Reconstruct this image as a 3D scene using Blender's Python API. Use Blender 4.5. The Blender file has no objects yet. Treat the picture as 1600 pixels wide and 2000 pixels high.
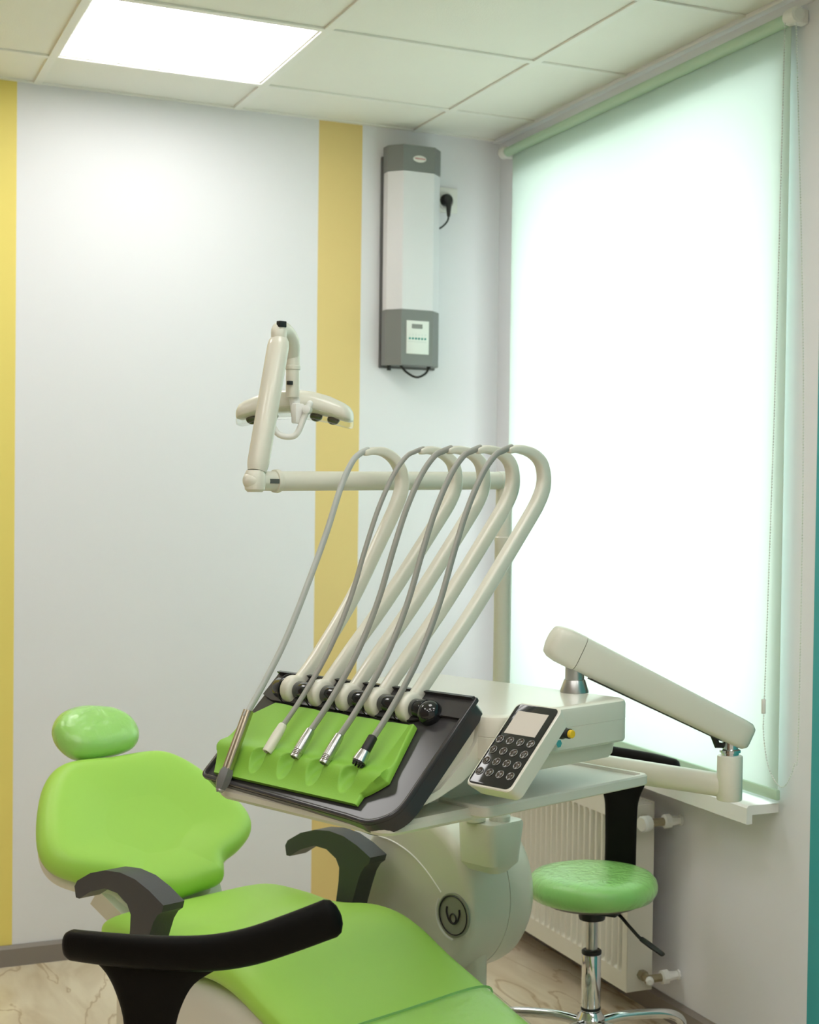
import bpy, bmesh, math, random
from mathutils import Vector, Matrix
random.seed(7)
C = bpy.context.scene
COL = C.collection

# ------------------------------------------------------------------ camera
cam = bpy.data.cameras.new('camera'); co = bpy.data.objects.new('camera', cam); COL.objects.link(co)
CAM = Vector((0, 0, 1.4226))
YAW, PIT, ROL = math.radians(25.926), math.radians(-1.3133), math.radians(0.7996)
fw = Vector((math.sin(YAW)*math.cos(PIT), math.cos(YAW)*math.cos(PIT), math.sin(PIT)))
rt = Vector((math.cos(YAW), -math.sin(YAW), 0)); up = rt.cross(fw)
r2 = rt*math.cos(ROL) + up*math.sin(ROL); u2 = up*math.cos(ROL) - rt*math.sin(ROL)
m = Matrix((r2, u2, -fw)).transposed().to_4x4(); m.translation = CAM
co.matrix_world = m
cam.sensor_fit = 'HORIZONTAL'; cam.sensor_width = 36; cam.lens = 2944.03/1600*36
cam.shift_x = (800-1040.9)/1600; cam.shift_y = (1035.6-1000)/1600
cam.clip_start = .05; cam.clip_end = 60
cam.dof.use_dof = True; cam.dof.focus_distance = 2.78; cam.dof.aperture_fstop = 9
C.camera = co

# ------------------------------------------------------------------ world, light, exposure
w = bpy.data.worlds.new('overcast_sky'); C.world = w; w.use_nodes = True
bg = w.node_tree.nodes['Background']; bg.inputs[0].default_value = (.93, .97, 1, 1); bg.inputs[1].default_value = 3.3
PORTAL = bpy.data.lights.new('window_portal', 'AREA'); PORTAL.shape = 'RECTANGLE'; PORTAL.size = 1.8; PORTAL.size_y = 1.52
PORTAL.cycles.is_portal = True
po = bpy.data.objects.new('window_portal', PORTAL); COL.objects.link(po)
po.location = (2.48, 3.74, 1.59); po.rotation_euler = (0, math.radians(90), 0)
LAMP = 3.6            # radiance of the ceiling panels
C.view_settings.view_transform = 'Standard'; C.view_settings.look = 'None'
C.view_settings.exposure = 1.24; C.view_settings.gamma = 1; C.view_settings.use_curve_mapping = False
C.cycles.max_bounces = 8; C.cycles.diffuse_bounces = 5; C.cycles.sample_clamp_indirect = 6

# ------------------------------------------------------------------ materials
MATS = {}
def mat(name, col, rough=.5, metal=0, spec=.5, bump=0, bscale=80, var=0, vscale=6, coat=0, trans=0, ior=1.45, sheen=0):
    if name in MATS: return MATS[name]
    M_ = bpy.data.materials.new(name); M_.use_nodes = True; nt = M_.node_tree; p = nt.nodes['Principled BSDF']
    p.inputs['Base Color'].default_value = (*col, 1); p.inputs['Roughness'].default_value = rough
    p.inputs['Metallic'].default_value = metal; p.inputs['Specular IOR Level'].default_value = spec
    p.inputs['Coat Weight'].default_value = coat; p.inputs['Coat Roughness'].default_value = .08
    p.inputs['Transmission Weight'].default_value = trans; p.inputs['IOR'].default_value = ior
    tc = nt.nodes.new('ShaderNodeTexCoord')
    if bump:
        n = nt.nodes.new('ShaderNodeTexNoise'); n.inputs['Scale'].default_value = bscale; n.inputs['Detail'].default_value = 3
        b = nt.nodes.new('ShaderNodeBump'); b.inputs['Strength'].default_value = bump; b.inputs['Distance'].default_value = .003
        nt.links.new(tc.outputs['Object'], n.inputs['Vector']); nt.links.new(n.outputs['Fac'], b.inputs['Height'])
        nt.links.new(b.outputs['Normal'], p.inputs['Normal'])
    n = nt.nodes.new('ShaderNodeTexNoise'); n.inputs['Scale'].default_value = vscale
    r = nt.nodes.new('ShaderNodeMapRange'); v = max(var, .015)
    r.inputs['To Min'].default_value = 1-v; r.inputs['To Max'].default_value = 1+v
    x = nt.nodes.new('ShaderNodeVectorMath'); x.operation = 'SCALE'; x.inputs[0].default_value = col
    nt.links.new(tc.outputs['Object'], n.inputs['Vector']); nt.links.new(n.outputs['Fac'], r.inputs['Value'])
    nt.links.new(r.outputs['Result'], x.inputs['Scale']); nt.links.new(x.outputs[0], p.inputs['Base Color'])
    MATS[name] = M_; return M_

cream = mat('cream_plastic', (.70, .685, .59), .28, coat=.3)
cream2 = mat('cream_shell', (.72, .71, .63), .35)
whitep = mat('white_plastic', (.80, .80, .77), .35)
tray_cream = mat('matte_cream', (.66, .655, .58), .45)
green = mat('green_vinyl', (.385, .68, .10), .42, bump=.05, bscale=300)
green_mat = mat('green_silicone', (.235, .50, .055), .5, bump=.08, bscale=400)
grey_arm = mat('charcoal_polyurethane', (.055, .056, .060), .5, bump=.15, bscale=500)
black = mat('black_polyurethane', (.0045, .004, .0035), .5, spec=.12, bump=.1, bscale=300)
blackg = mat('black_glossy', (.012, .013, .015), .08, coat=.4)
smoke = mat('smoked_tray', (.045, .043, .045), .15, spec=.32)
blkp = mat('black_plastic', (.015, .015, .015), .4)
hose_g = mat('grey_hose', (.32, .315, .285), .45)
hose_l = mat('pale_hose', (.46, .48, .46), .45)
steel = mat('brushed_steel', (.55, .55, .55), .28, metal=1)
chrome = mat('chrome', (.75, .76, .78), .08, metal=1)
brass = mat('warm_steel', (.50, .44, .34), .25, metal=1)
dgrey = mat('dark_nozzle_grey', (.15, .15, .145), .4)
devgrey = mat('device_grey', (.21, .22, .215), .45)
radw = mat('radiator_enamel', (.70, .68, .60), .35)
skirt = mat('taupe_skirting', (.25, .215, .195), .5)
sill_m = mat('sill_white', (.82, .82, .80), .3)
trim_m = mat('cornice_white', (.86, .86, .89), .5)
brassv = mat('valve_brass', (.35, .30, .20), .4, metal=.6)
yellow = mat('yellow_cap', (.75, .50, .02), .4)
teal_d = mat('teal_button', (.02, .27, .24), .4)
red = mat('red_print', (.55, .12, .14), .5)
lcd = mat('lcd_grey', (.25, .26, .25), .35)
panelw = mat('white_label', (.80, .83, .80), .4)
logo_bg = mat('logo_grey', (.30, .31, .25), .3)
logo_ink = mat('logo_ink', (.02, .016, .022), .4)
screen_m = mat('display_glass', (.60, .56, .50), .12, coat=.5)
ring_m = mat('button_ring', (.42, .42, .42), .25, metal=.5)
btn_m = mat('button_brown', (.05, .04, .032), .15, coat=.5)
tube_m = mat('lamp_diffuser', (.76, .76, .80), .25)
bead_m = mat('bead_white', (.72, .76, .72), .4)
seam_m = mat('film_seam', (.36, .68, .22), .3)

def nodes(name):
    M_ = bpy.data.materials.new(name); M_.use_nodes = True; nt = M_.node_tree; nt.nodes.clear()
    o = nt.nodes.new('ShaderNodeOutputMaterial'); MATS[name] = M_; return M_, nt, o, nt.nodes.new, nt.links.new

def wrapped(name, col, scale=26, s=.5):      # vinyl under crinkled clear film
    M_ = mat(name, col, .35, coat=.9); nt = M_.node_tree; p = nt.nodes['Principled BSDF']
    p.inputs['Coat Roughness'].default_value = .12
    tc = nt.nodes.new('ShaderNodeTexCoord'); n = nt.nodes.new('ShaderNodeTexNoise'); n.inputs['Scale'].default_value = scale
    n.inputs['Detail'].default_value = 4; n.inputs['Distortion'].default_value = 1.2
    mp = nt.nodes.new('ShaderNodeMapping'); mp.inputs['Scale'].default_value = (1, 1, .5)
    b = nt.nodes.new('ShaderNodeBump'); b.inputs['Strength'].default_value = s; b.inputs['Distance'].default_value = .010
    nt.links.new(tc.outputs['Object'], mp.inputs[0]); nt.links.new(mp.outputs[0], n.inputs['Vector'])
    nt.links.new(n.outputs['Fac'], b.inputs['Height']); nt.links.new(b.outputs['Normal'], p.inputs['Coat Normal'])
    return M_
mint = wrapped('mint_vinyl_in_film', (.30, .66, .17), 34, .9)
mint2 = wrapped('headrest_vinyl_in_film', (.33, .66, .15), 26, .8)

def wall_mat(name, axis, base, bands):
    M_, nt, o, N, Lk = nodes(name)
    p = N('ShaderNodeBsdfPrincipled'); p.inputs['Roughness'].default_value = .38; p.inputs['Specular IOR Level'].default_value = .3
    g = N('ShaderNodeNewGeometry'); s = N('ShaderNodeSeparateXYZ'); Lk(g.outputs['Position'], s.inputs[0])
    prev = None; col = N('ShaderNodeRGB'); col.outputs[0].default_value = (*base, 1); prev = col.outputs[0]
    for lo, hi, c in bands:
        a = N('ShaderNodeMath'); a.operation = 'GREATER_THAN'; a.inputs[1].default_value = lo
        b = N('ShaderNodeMath'); b.operation = 'LESS_THAN'; b.inputs[1].default_value = hi
        Lk(s.outputs[axis], a.inputs[0]); Lk(s.outputs[axis], b.inputs[0])
        k = N('ShaderNodeMath'); k.operation = 'MULTIPLY'; Lk(a.outputs[0], k.inputs[0]); Lk(b.outputs[0], k.inputs[1])
        mx = N('ShaderNodeMix'); mx.data_type = 'RGBA'; Lk(k.outputs[0], mx.inputs['Factor']); Lk(prev, mx.inputs['A'])
        mx.inputs['B'].default_value = (*c, 1); prev = mx.outputs['Result']
    n = N('ShaderNodeTexNoise'); n.inputs['Scale'].default_value = 260; Lk(g.outputs['Position'], n.inputs['Vector'])
    b = N('ShaderNodeBump'); b.inputs['Strength'].default_value = .06; b.inputs['Distance'].default_value = .002
    Lk(n.outputs['Fac'], b.inputs['Height']); Lk(b.outputs['Normal'], p.inputs['Normal'])
    Lk(prev, p.inputs['Base Color']); Lk(p.outputs[0], o.inputs[0]); return M_
WHITE = (.80, .80, .845)
m_back = wall_mat('wall_paint_back', 0, WHITE, [(-.4, .571, (.84, .69, .19)), (1.497, 1.644, (.78, .60, .25))])
m_right = wall_mat('wall_paint_right', 1, WHITE, [(-.9, 2.884, (.05, .37, .39))])
m_plain = wall_mat('wall_paint_plain', 1, (.82, .80, .78), [])

m_reflect_brown = wall_mat('wall_reflection_brown', 1, (.30, .20, .14), [])  # unseen left wall, brown chosen to give the tray a darker, warmer reflection
def floor_mat():
    M_, nt, o, N, Lk = nodes('cream_marble_wood_floor')
    p = N('ShaderNodeBsdfPrincipled'); p.inputs['Roughness'].default_value = .3
    g = N('ShaderNodeNewGeometry')
    mp = N('ShaderNodeMapping'); mp.inputs['Scale'].default_value = (3.2, 1.0, 1); mp.inputs['Rotation'].default_value = (0, 0, .45)
    Lk(g.outputs['Position'], mp.inputs[0])
    n = N('ShaderNodeTexNoise'); n.inputs['Scale'].default_value = 2.2; n.inputs['Detail'].default_value = 6; n.inputs['Distortion'].default_value = 1.6
    Lk(mp.outputs[0], n.inputs['Vector'])
    r = N('ShaderNodeValToRGB'); e = r.color_ramp.elements
    e[0].position = .3; e[0].color = (.60, .48, .33, 1); e[1].position = .62; e[1].color = (.80, .70, .54, 1)
    Lk(n.outputs['Fac'], r.inputs[0])
    n2 = N('ShaderNodeTexNoise'); n2.inputs['Scale'].default_value = 1.05; n2.inputs['Detail'].default_value = 4; n2.inputs['Distortion'].default_value = 2.2
    Lk(mp.outputs[0], n2.inputs['Vector'])
    a = N('ShaderNodeMath'); a.operation = 'SUBTRACT'; a.inputs[1].default_value = .5; Lk(n2.outputs['Fac'], a.inputs[0])
    b = N('ShaderNodeMath'); b.operation = 'ABSOLUTE'; Lk(a.outputs[0], b.inputs[0])
    v = N('ShaderNodeMapRange'); v.inputs['From Max'].default_value = .018; v.inputs['To Min'].default_value = .9; v.inputs['To Max'].default_value = 0
    Lk(b.outputs[0], v.inputs['Value'])
    mx = N('ShaderNodeMix'); mx.data_type = 'RGBA'; Lk(v.outputs[0], mx.inputs['Factor']); Lk(r.outputs[0], mx.inputs['A'])
    mx.inputs['B'].default_value = (.46, .32, .17, 1)
    Lk(mx.outputs['Result'], p.inputs['Base Color']); Lk(p.outputs[0], o.inputs[0]); return M_
m_floor = floor_mat()
m_ceil = mat('ceiling_tile_white', (.88, .88, .83), .75, bump=.25, bscale=350)
m_bar = mat('ceiling_bar_white', (.88, .88, .84), .45)

def blind_mat():
    M_, nt, o, N, Lk = nodes('mint_blind_fabric')
    d = N('ShaderNodeBsdfDiffuse'); d.inputs[0].default_value = (.60, .76, .655, 1)
    t = N('ShaderNodeBsdfTranslucent'); t.inputs[0].default_value = (.90, .925, .905, 1)
    tc = N('ShaderNodeNewGeometry'); n = N('ShaderNodeTexNoise'); n.inputs['Scale'].default_value = 900
    b = N('ShaderNodeBump'); b.inputs['Strength'].default_value = .1; Lk(tc.outputs['Position'], n.inputs['Vector'])
    Lk(n.outputs['Fac'], b.inputs['Height']); Lk(b.outputs[0], d.inputs['Normal'])
    mx = N('ShaderNodeMixShader'); mx.inputs[0].default_value = .5; Lk(d.outputs[0], mx.inputs[1]); Lk(t.outputs[0], mx.inputs[2])
    Lk(mx.outputs[0], o.inputs[0]); return M_
m_blind = blind_mat()
m_blindbar = mat('mint_bar', (.46, .64, .48), .4)

def glass_mat(name, tint=(1, 1, 1), gl=.06, rough=.02, bump=0, ior=1.45):
    M_, nt, o, N, Lk = nodes(name)
    t = N('ShaderNodeBsdfTransparent'); t.inputs[0].default_value = (*tint, 1)
    g = N('ShaderNodeBsdfGlossy'); g.inputs['Roughness'].default_value = rough
    f0 = N('ShaderNodeLayerWeight'); f0.inputs[0].default_value = .5
    f1 = N('ShaderNodeMath'); f1.operation = 'POWER'; f1.inputs[1].default_value = 4; Lk(f0.outputs['Facing'], f1.inputs[0])
    f = N('ShaderNodeMath'); f.operation = 'MULTIPLY_ADD'; f.inputs[1].default_value = .5; f.inputs[2].default_value = gl; Lk(f1.outputs[0], f.inputs[0])
    if bump:
        ge = N('ShaderNodeNewGeometry'); n = N('ShaderNodeTexNoise'); n.inputs['Scale'].default_value = 30; n.inputs['Detail'].default_value = 4
        Lk(ge.outputs['Position'], n.inputs['Vector'])
        b = N('ShaderNodeBump'); b.inputs['Strength'].default_value = bump; b.inputs['Distance'].default_value = .01
        Lk(n.outputs['Fac'], b.inputs['Height']); Lk(b.outputs[0], g.inputs['Normal'])
    mx = N('ShaderNodeMixShader'); Lk(f.outputs[0], mx.inputs[0]); Lk(t.outputs[0], mx.inputs[1]); Lk(g.outputs[0], mx.inputs[2])
    Lk(mx.outputs[0], o.inputs[0]); return M_
m_glass = glass_mat('window_glass', (.97, 1, .98))
m_film = glass_mat('clear_film', (.985, 1, .985), gl=.04, rough=.22, bump=.6)
m_shield = glass_mat('lamp_shield_clear', (.93, .94, .92), rough=.05)
def emit(name, col, s):
    M_, nt, o, N, Lk = nodes(name); e = N('ShaderNodeEmission'); e.inputs[0].default_value = (*col, 1); e.inputs[1].default_value = s
    Lk(e.outputs[0], o.inputs[0]); return M_
m_lamp = emit('light_panel_diffuser', (1, .985, .95), LAMP)

# ------------------------------------------------------------------ geometry helpers
def finish(bm, name, m_, parent, loc=None, ang=35, smooth=True):
    bmesh.ops.recalc_face_normals(bm, faces=bm.faces)
    off = OFF.get(parent.name if parent else '', None)
    me = bpy.data.meshes.new(name)
    if off is not None: bmesh.ops.translate(bm, verts=bm.verts, vec=-off)
    elif loc is not None: bmesh.ops.translate(bm, verts=bm.verts, vec=-Vector(loc))
    bm.to_mesh(me); bm.free(); me.materials.append(m_)
    if smooth:
        for p in me.polygons: p.use_smooth = True
        me.set_sharp_from_angle(angle=math.radians(ang))
    o = bpy.data.objects.new(name, me); COL.objects.link(o)
    if parent:
        o.parent = parent
        if off is not None: OFF[o.name] = off
    elif loc is not None: o.location = loc
    return o
OFF = {}
def thing(name, label, cat, base=(0, 0, 0), frame=None, group=None):
    """Empty at the thing's base; its parts are modelled in 'frame' coordinates (origin, z-rotation)."""
    o = bpy.data.objects.new(name, None); COL.objects.link(o); o.empty_display_size = .05
    org, rz = frame if frame else (Vector((0, 0, 0)), 0)
    o.location = Vector(org) + Matrix.Rotation(rz, 3, 'Z') @ Vector(base); o.rotation_euler = (0, 0, rz)
    OFF[o.name] = Vector(base); o['label'] = label; o['category'] = cat
    if group: o['group'] = group
    return o
def tag(o, label, cat, group=None):
    o['label'] = label; o['category'] = cat
    if group: o['group'] = group
    return o
def struct(name, bm, m_, **k):
    o = finish(bm, name, m_, None, **k); o['kind'] = 'structure'; return o
def lab(o, t): o['label'] = t; return o
def copy_tree(o, parent=None):
    c = o.copy(); COL.objects.link(c); c.parent = parent
    for ch in list(o.children): copy_tree(ch, c)
    return c

def B(): return bmesh.new()
def box(bm, c, s, bev=0, seg=2, rot=None):
    t = bmesh.new(); bmesh.ops.create_cube(t, size=1)
    bmesh.ops.scale(t, verts=t.verts, vec=s)
    if bev: bmesh.ops.bevel(t, geom=t.edges[:], offset=bev, segments=seg, profile=.5, affect='EDGES')
    if rot: bmesh.ops.rotate(t, verts=t.verts, cent=(0, 0, 0), matrix=rot)
    bmesh.ops.translate(t, verts=t.verts, vec=c); merge(bm, t)
def merge(bm, t):
    me = bpy.data.meshes.new('tmp'); t.to_mesh(me); t.free(); bm.from_mesh(me); bpy.data.meshes.remove(me)
def axes(d):
    d = Vector(d).normalized(); h = Vector((0, 0, 1)) if abs(d.z) < .9 else Vector((1, 0, 0))
    x = h.cross(d).normalized(); return x, d.cross(x), d
def rings(bm, L, cap=True, closed=False):
    V = [[bm.verts.new(p) for p in r] for r in L]; n = len(V[0])
    R_ = range(len(V)) if closed else range(len(V)-1)
    for i in R_:
        a, b = V[i], V[(i+1) % len(V)]
        for j in range(n): bm.faces.new((a[j], a[(j+1) % n], b[(j+1) % n], b[j]))
    if cap and not closed:
        bm.faces.new(V[0][::-1]); bm.faces.new(V[-1])
def lathe(bm, prof, c=(0, 0, 0), axis=(0, 0, 1), seg=32):
    x, y, d = axes(axis); c = Vector(c)
    rings(bm, [[c+d*h+(x*math.cos(2*math.pi*k/seg)+y*math.sin(2*math.pi*k/seg))*max(r, 1e-5) for k in range(seg)] for r, h in prof])
def cyl(bm, p0, p1, r0, r1=None, seg=24, bev=0):
    p0, p1 = Vector(p0), Vector(p1); h = (p1-p0).length; r1 = r0 if r1 is None else r1
    if bev: pr = [(r0-bev, 0), (r0-bev*.3, bev*.3), (r0, bev), (r1, h-bev), (r1-bev*.3, h-bev*.3), (r1-bev, h)]
    else: pr = [(r0, 0), (r1, h)]
    lathe(bm, pr, p0, p1-p0, seg)
def spline(P, n=6, closed=False):
    P = [Vector(p) for p in P]; out = []; N = len(P)
    for i in range(N if closed else N-1):
        g = lambda k: P[k % N] if closed else P[min(max(k, 0), N-1)]
        a, b, c, d = g(i-1), g(i), g(i+1), g(i+2)
        for k in range(n):
            t = k/n; out.append(.5*((2*b)+(c-a)*t+(2*a-5*b+4*c-d)*t*t+(3*b-a-3*c+d)*t**3))
    if not closed: out.append(P[-1])
    return out
def tube(bm, P, r, side=None, h=None, seg=12, closed=False, ends=False, pw=1):
    """r: half width along 'side' (number or list), h: half size across it; pw<1 squares the section."""
    P = [Vector(p) for p in P]; n = len(P); L = []; prev = None
    R_ = r if isinstance(r, (list, tuple)) else [r]*n
    H_ = R_ if h is None else (h if isinstance(h, (list, tuple)) else [h]*n)
    for i in range(n):
        a = P[(i-1) % n] if closed or i else P[0]; b = P[(i+1) % n] if closed or i < n-1 else P[-1]
        t = (b-a).normalized()
        if side is not None: s = Vector(side); s = (s-t*s.dot(t)).normalized()
        else:
            s = prev if prev is not None else axes(t)[0]
            s = (s-t*s.dot(t)).normalized(); prev = s
        q = t.cross(s); rw, rh = R_[i], H_[i]; row = []
        for k in range(seg):
            an = 2*math.pi*(k+.5)/seg; cs, sn = math.cos(an), math.sin(an)
            row.append(P[i]+s*rw*math.copysign(abs(cs)**pw, cs)+q*rh*math.copysign(abs(sn)**pw, sn))
        L.append(row)
    if ends and not closed:
        def endcap(c, row, d, w_):
            return [[c+d*w_*math.sin(f)+(v-c)*max(math.cos(f), .05) for v in row] for f in (math.radians(30), math.radians(60), math.radians(82))]
        w0, w1 = min(R_[0], H_[0]), min(R_[-1], H_[-1])
        L = endcap(P[0], L[0], (P[0]-P[1]).normalized(), w0)[::-1]+L+endcap(P[-1], L[-1], (P[-1]-P[-2]).normalized(), w1)
    rings(bm, L, closed=closed)
def prism(bm, poly, vec, bev=0, seg=2):
    t = bmesh.new(); vec = Vector(vec); a = [t.verts.new(p) for p in poly]; b = [t.verts.new(Vector(p)+vec) for p in poly]; n = len(a)
    t.faces.new(a[::-1]); t.faces.new(b)
    for i in range(n): t.faces.new((a[i], a[(i+1) % n], b[(i+1) % n], b[i]))
    if bev:
        e = [e for e in t.edges if len(e.link_faces) == 2 and e.calc_face_angle(0) > math.radians(25)]
        bmesh.ops.bevel(t, geom=e, offset=bev, segments=seg, profile=.5, affect='EDGES', clamp_overlap=True)
    merge(bm, t)
def sph(bm, c, r, u=24, v=14):
    t = bmesh.new(); bmesh.ops.create_uvsphere(t, u_segments=u, v_segments=v, radius=1)
    bmesh.ops.scale(t, verts=t.verts, vec=(r, r, r) if not hasattr(r, '__len__') else r)
    bmesh.ops.translate(t, verts=t.verts, vec=c); merge(bm, t)
def pillow(bm, outline, fmap, thick, edge=.03, dish=0, crown=.01, rows=7):
    """closed outline (u,v) inflated to a cushion: front face above 0, back at -thick, rounded rim."""
    O_ = spline([Vector((x, y, 0)) for x, y in outline], 5, closed=True); cx = sum(p.x for p in O_)/len(O_); cy = sum(p.y for p in O_)/len(O_)
    cen = Vector((cx, cy, 0)); n = len(O_)
    nr = []
    for i in range(n):
        t = (O_[(i+1) % n]-O_[i-1]).normalized(); nr.append(Vector((-t.y, t.x, 0)))
    if sum((cen-O_[i]).dot(nr[i]) for i in range(n)) < 0: nr = [-q for q in nr]
    L = []
    e = min(edge, thick/2)
    def ring(inset, h, k=0):
        L.append([fmap(*( ((O_[i]+nr[i]*inset)*(1-k)+cen*k).xy ), h) for i in range(n)])
    for f in (.97, .6, .3): ring(e, -thick, f)
    for a in range(0, 91, 18): ring(e*(1-math.sin(math.radians(a))), -thick+e*(1-math.cos(math.radians(a))))
    for a in range(0, 91, 15): ring(e*(1-math.cos(math.radians(a))), -e+e*math.sin(math.radians(a)))
    for k in (.12, .25, .4, .55, .7, .85, .97): ring(e*(1-k*.3), crown*math.sin(k*math.pi/2)-dish*(1-math.cos(k*math.pi))/2, k)
    rings(bm, L)
    bm.verts.ensure_lookup_table(); inner = list(bm.verts)[-7*n:]
    for _ in range(70): bmesh.ops.smooth_vert(bm, verts=inner, factor=.5, use_axis_x=True, use_axis_y=True, use_axis_z=True)
    for _ in range(3): bmesh.ops.smooth_vert(bm, verts=bm.verts, factor=.5, use_axis_x=True, use_axis_y=True, use_axis_z=True)

def rounded(pts, n=5):
    out = []; N = len(pts)
    for i, (x, y, r) in enumerate(pts):
        p = Vector((x, y)); a = Vector(pts[i-1][:2])-p; b = Vector(pts[(i+1) % N][:2])-p
        if r <= 0: out.append((x, y)); continue
        p0 = p+a.normalized()*r; p1_ = p+b.normalized()*r
        for k in range(n+1): t = k/n; q = p0.lerp(p, t).lerp(p.lerp(p1_, t), t); out.append((q.x, q.y))
    return out
# ------------------------------------------------------------------ room shell
XR, YB, ZC = 2.138, 4.692, 2.625
XL, YF = -1.95, -1.5
bm = B(); box(bm, ((XL+XR)/2, (YB+YF)/2, -.05), (XR-XL+.6, YB-YF+.4, .1)); struct('floor', bm, m_floor)
bm = B(); box(bm, ((XL+XR)/2, YB+.08, 1.4), (XR-XL+.7, .16, 2.8)); struct('wall_back', bm, m_back)
bm = B(); box(bm, ((XL+XR)/2, YF-.08, 1.4), (XR-XL+.4, .16, 2.8)); struct('wall_front', bm, m_plain)
bm = B(); box(bm, (XL-.08, (YB+YF)/2, 1.4), (.16, YB-YF, 2.8)); struct('wall_left', bm, m_reflect_brown)
WY0, WY1, WZ0, WZ1 = 3.03, 4.53, .70, 2.47       # window opening
bm = B(); T = .35; xc = XR+T/2
box(bm, (xc, (YF+WY0)/2, 1.4), (T, WY0-YF, 2.8)); box(bm, (xc, (YB+WY1)/2, 1.4), (T, YB-WY1, 2.8))
box(bm, (xc, (WY0+WY1)/2, (WZ0-.001)/2), (T, WY1-WY0, WZ0)); box(bm, (xc, (WY0+WY1)/2, (WZ1+2.8)/2), (T, WY1-WY0, 2.8-WZ1))
struct('wall_right', bm, m_right)
bm = B(); prism(bm, [(XL, YB, 0), (XL, YB-.016, 0), (XL, YB-.016, .052), (XL, YB-.006, .061), (XL, YB, .061)], (XR-XL, 0, 0)); struct('baseboard_back', bm, skirt)
bm = B(); prism(bm, [(XR, YF, 0), (XR-.016, YF, 0), (XR-.016, YF, .052), (XR-.006, YF, .061), (XR, YF, .061)], (0, YB-YF-.016, 0)); struct('baseboard_right', bm, skirt)
# wall angle trims under the ceiling
bm = B(); box(bm, (XR-.014, (YB+YF)/2, ZC-.006), (.028, YB-YF, .012), .002); box(bm, (XR-.003, (YB+YF)/2, ZC-.018), (.006, YB-YF, .03), .001); struct('trim_1', bm, trim_m)
bm = B(); box(bm, ((XL+XR)/2, YB-.009, ZC-.0025), (XR-XL, .018, .004)); struct('trim_2', bm, m_bar)
# ceiling: T-bar grid with laid-in tiles
GX, GY = 1.227, 4.383
bm = B(); box(bm, ((XL+XR)/2, (YB+YF)/2, ZC+.16), (XR-XL+.6, YB-YF+.4, .1)); ceil = struct('ceiling', bm, m_bar)
xs = [GX+.6*k for k in range(-6, 3)]; ys = [GY+.6*k for k in range(-10, 2)]
bm = B()
for x in xs:
    if XL < x < XR: box(bm, (x, (YB+YF)/2, ZC-.003), (.024, YB-YF, .006), .001, 1)
for y in ys:
    if YF < y < YB: box(bm, ((XL+XR)/2, y, ZC-.0028), (XR-XL, .024, .006), .001, 1)
g = finish(bm, 'ceiling_bar', m_bar, ceil); g['kind'] = 'stuff'
LIGHTS = [(-1, -1), (-1, -4), (-3, -1), (-4, -4), (0, -6), (-2, -6), (-4, -6), (0, -8), (-2, -8), (-4, -8)]  # only the first panel is seen; the others are added fill lights
meshes = {}
for i in range(len(xs)-1):
    for j in range(len(ys)-1):
        x0, x1 = max(xs[i], XL), min(xs[i+1], XR); y0, y1 = max(ys[j], YF), min(ys[j+1], YB)
        if x1-x0 < .05 or y1-y0 < .05: continue
        if (i-6, j-10) in LIGHTS: continue
        key = (round(x1-x0, 3), round(y1-y0, 3)); c = ((x0+x1)/2, (y0+y1)/2, ZC+.007)
        if key in meshes:
            o = bpy.data.objects.new('ceiling_tile', meshes[key]); COL.objects.link(o); o.parent = ceil
        else:
            bm = B(); box(bm, (0, 0, 0), (x1-x0-.018, y1-y0-.018, .014), .002, 1)
            o = finish(bm, 'ceiling_tile', m_ceil, None); meshes[key] = o.data; o.parent = ceil
        o.location = c
for n_, (i, j) in enumerate(LIGHTS):
    x0, y0 = GX+.6*i, GY+.6*j; cx_, cy_ = x0+.3, y0+.3
    t = thing('ceiling_light', 'square white lit panel light set in the tiled ceiling' if n_ == 0 else 'unseen square ceiling panel added as fill light for the room', 'ceiling light', (cx_, cy_, ZC), group='ceiling panel lights')
    bm = B()
    for sx, sy, lx, ly in ((0, 1, .59, .012), (0, -1, .59, .012), (1, 0, .012, .566), (-1, 0, .012, .566)):
        box(bm, (cx_+sx*.289, cy_+sy*.289, ZC+.006), (lx, ly, .012))
    finish(bm, 'frame', whitep, t)
    bm = B(); box(bm, (cx_, cy_, ZC+.009), (.566, .566, .008)); finish(bm, 'diffuser', m_lamp, t)

# window behind the blind
wx = XR+.24
bm = B(); fy, fz = (WY0+WY1)/2, (WZ0+WZ1)/2
for y in (WY0+.035, WY1-.035): box(bm, (wx, y, fz), (.07, .07, WZ1-WZ0), .004)
for z in (WZ0+.035, WZ1-.035): box(bm, (wx, fy, z), (.068, WY1-WY0-.14, .07), .004)
win = struct('window_1', bm, whitep)
bm = B(); box(bm, (wx, fy, fz), (.06, .08, WZ1-WZ0-.142), .004); finish(bm, 'mullion', whitep, win)
for k in (0, 1):
    y0 = WY0+.072 if k == 0 else fy+.041; y1 = fy-.041 if k == 0 else WY1-.072
    bm = B(); box(bm, (wx, (y0+y1)/2, fz), (.01, y1-y0, WZ1-WZ0-.144)); finish(bm, 'pane', m_glass, win)
bm = B(); prism(bm, [(wx-.045, 3.012, .685), (2.052, 3.012, .685), (2.046, 3.012, .679), (2.046, 3.012, .640), (2.062, 3.012, .640), (2.062, 3.012, .662), (wx-.045, 3.012, .662)], (0, 1.62, 0), .003)
o = tag(finish(bm, 'window_sill', sill_m, None), 'glossy white window sill with a drop front edge above the radiator', 'window sill')

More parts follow.
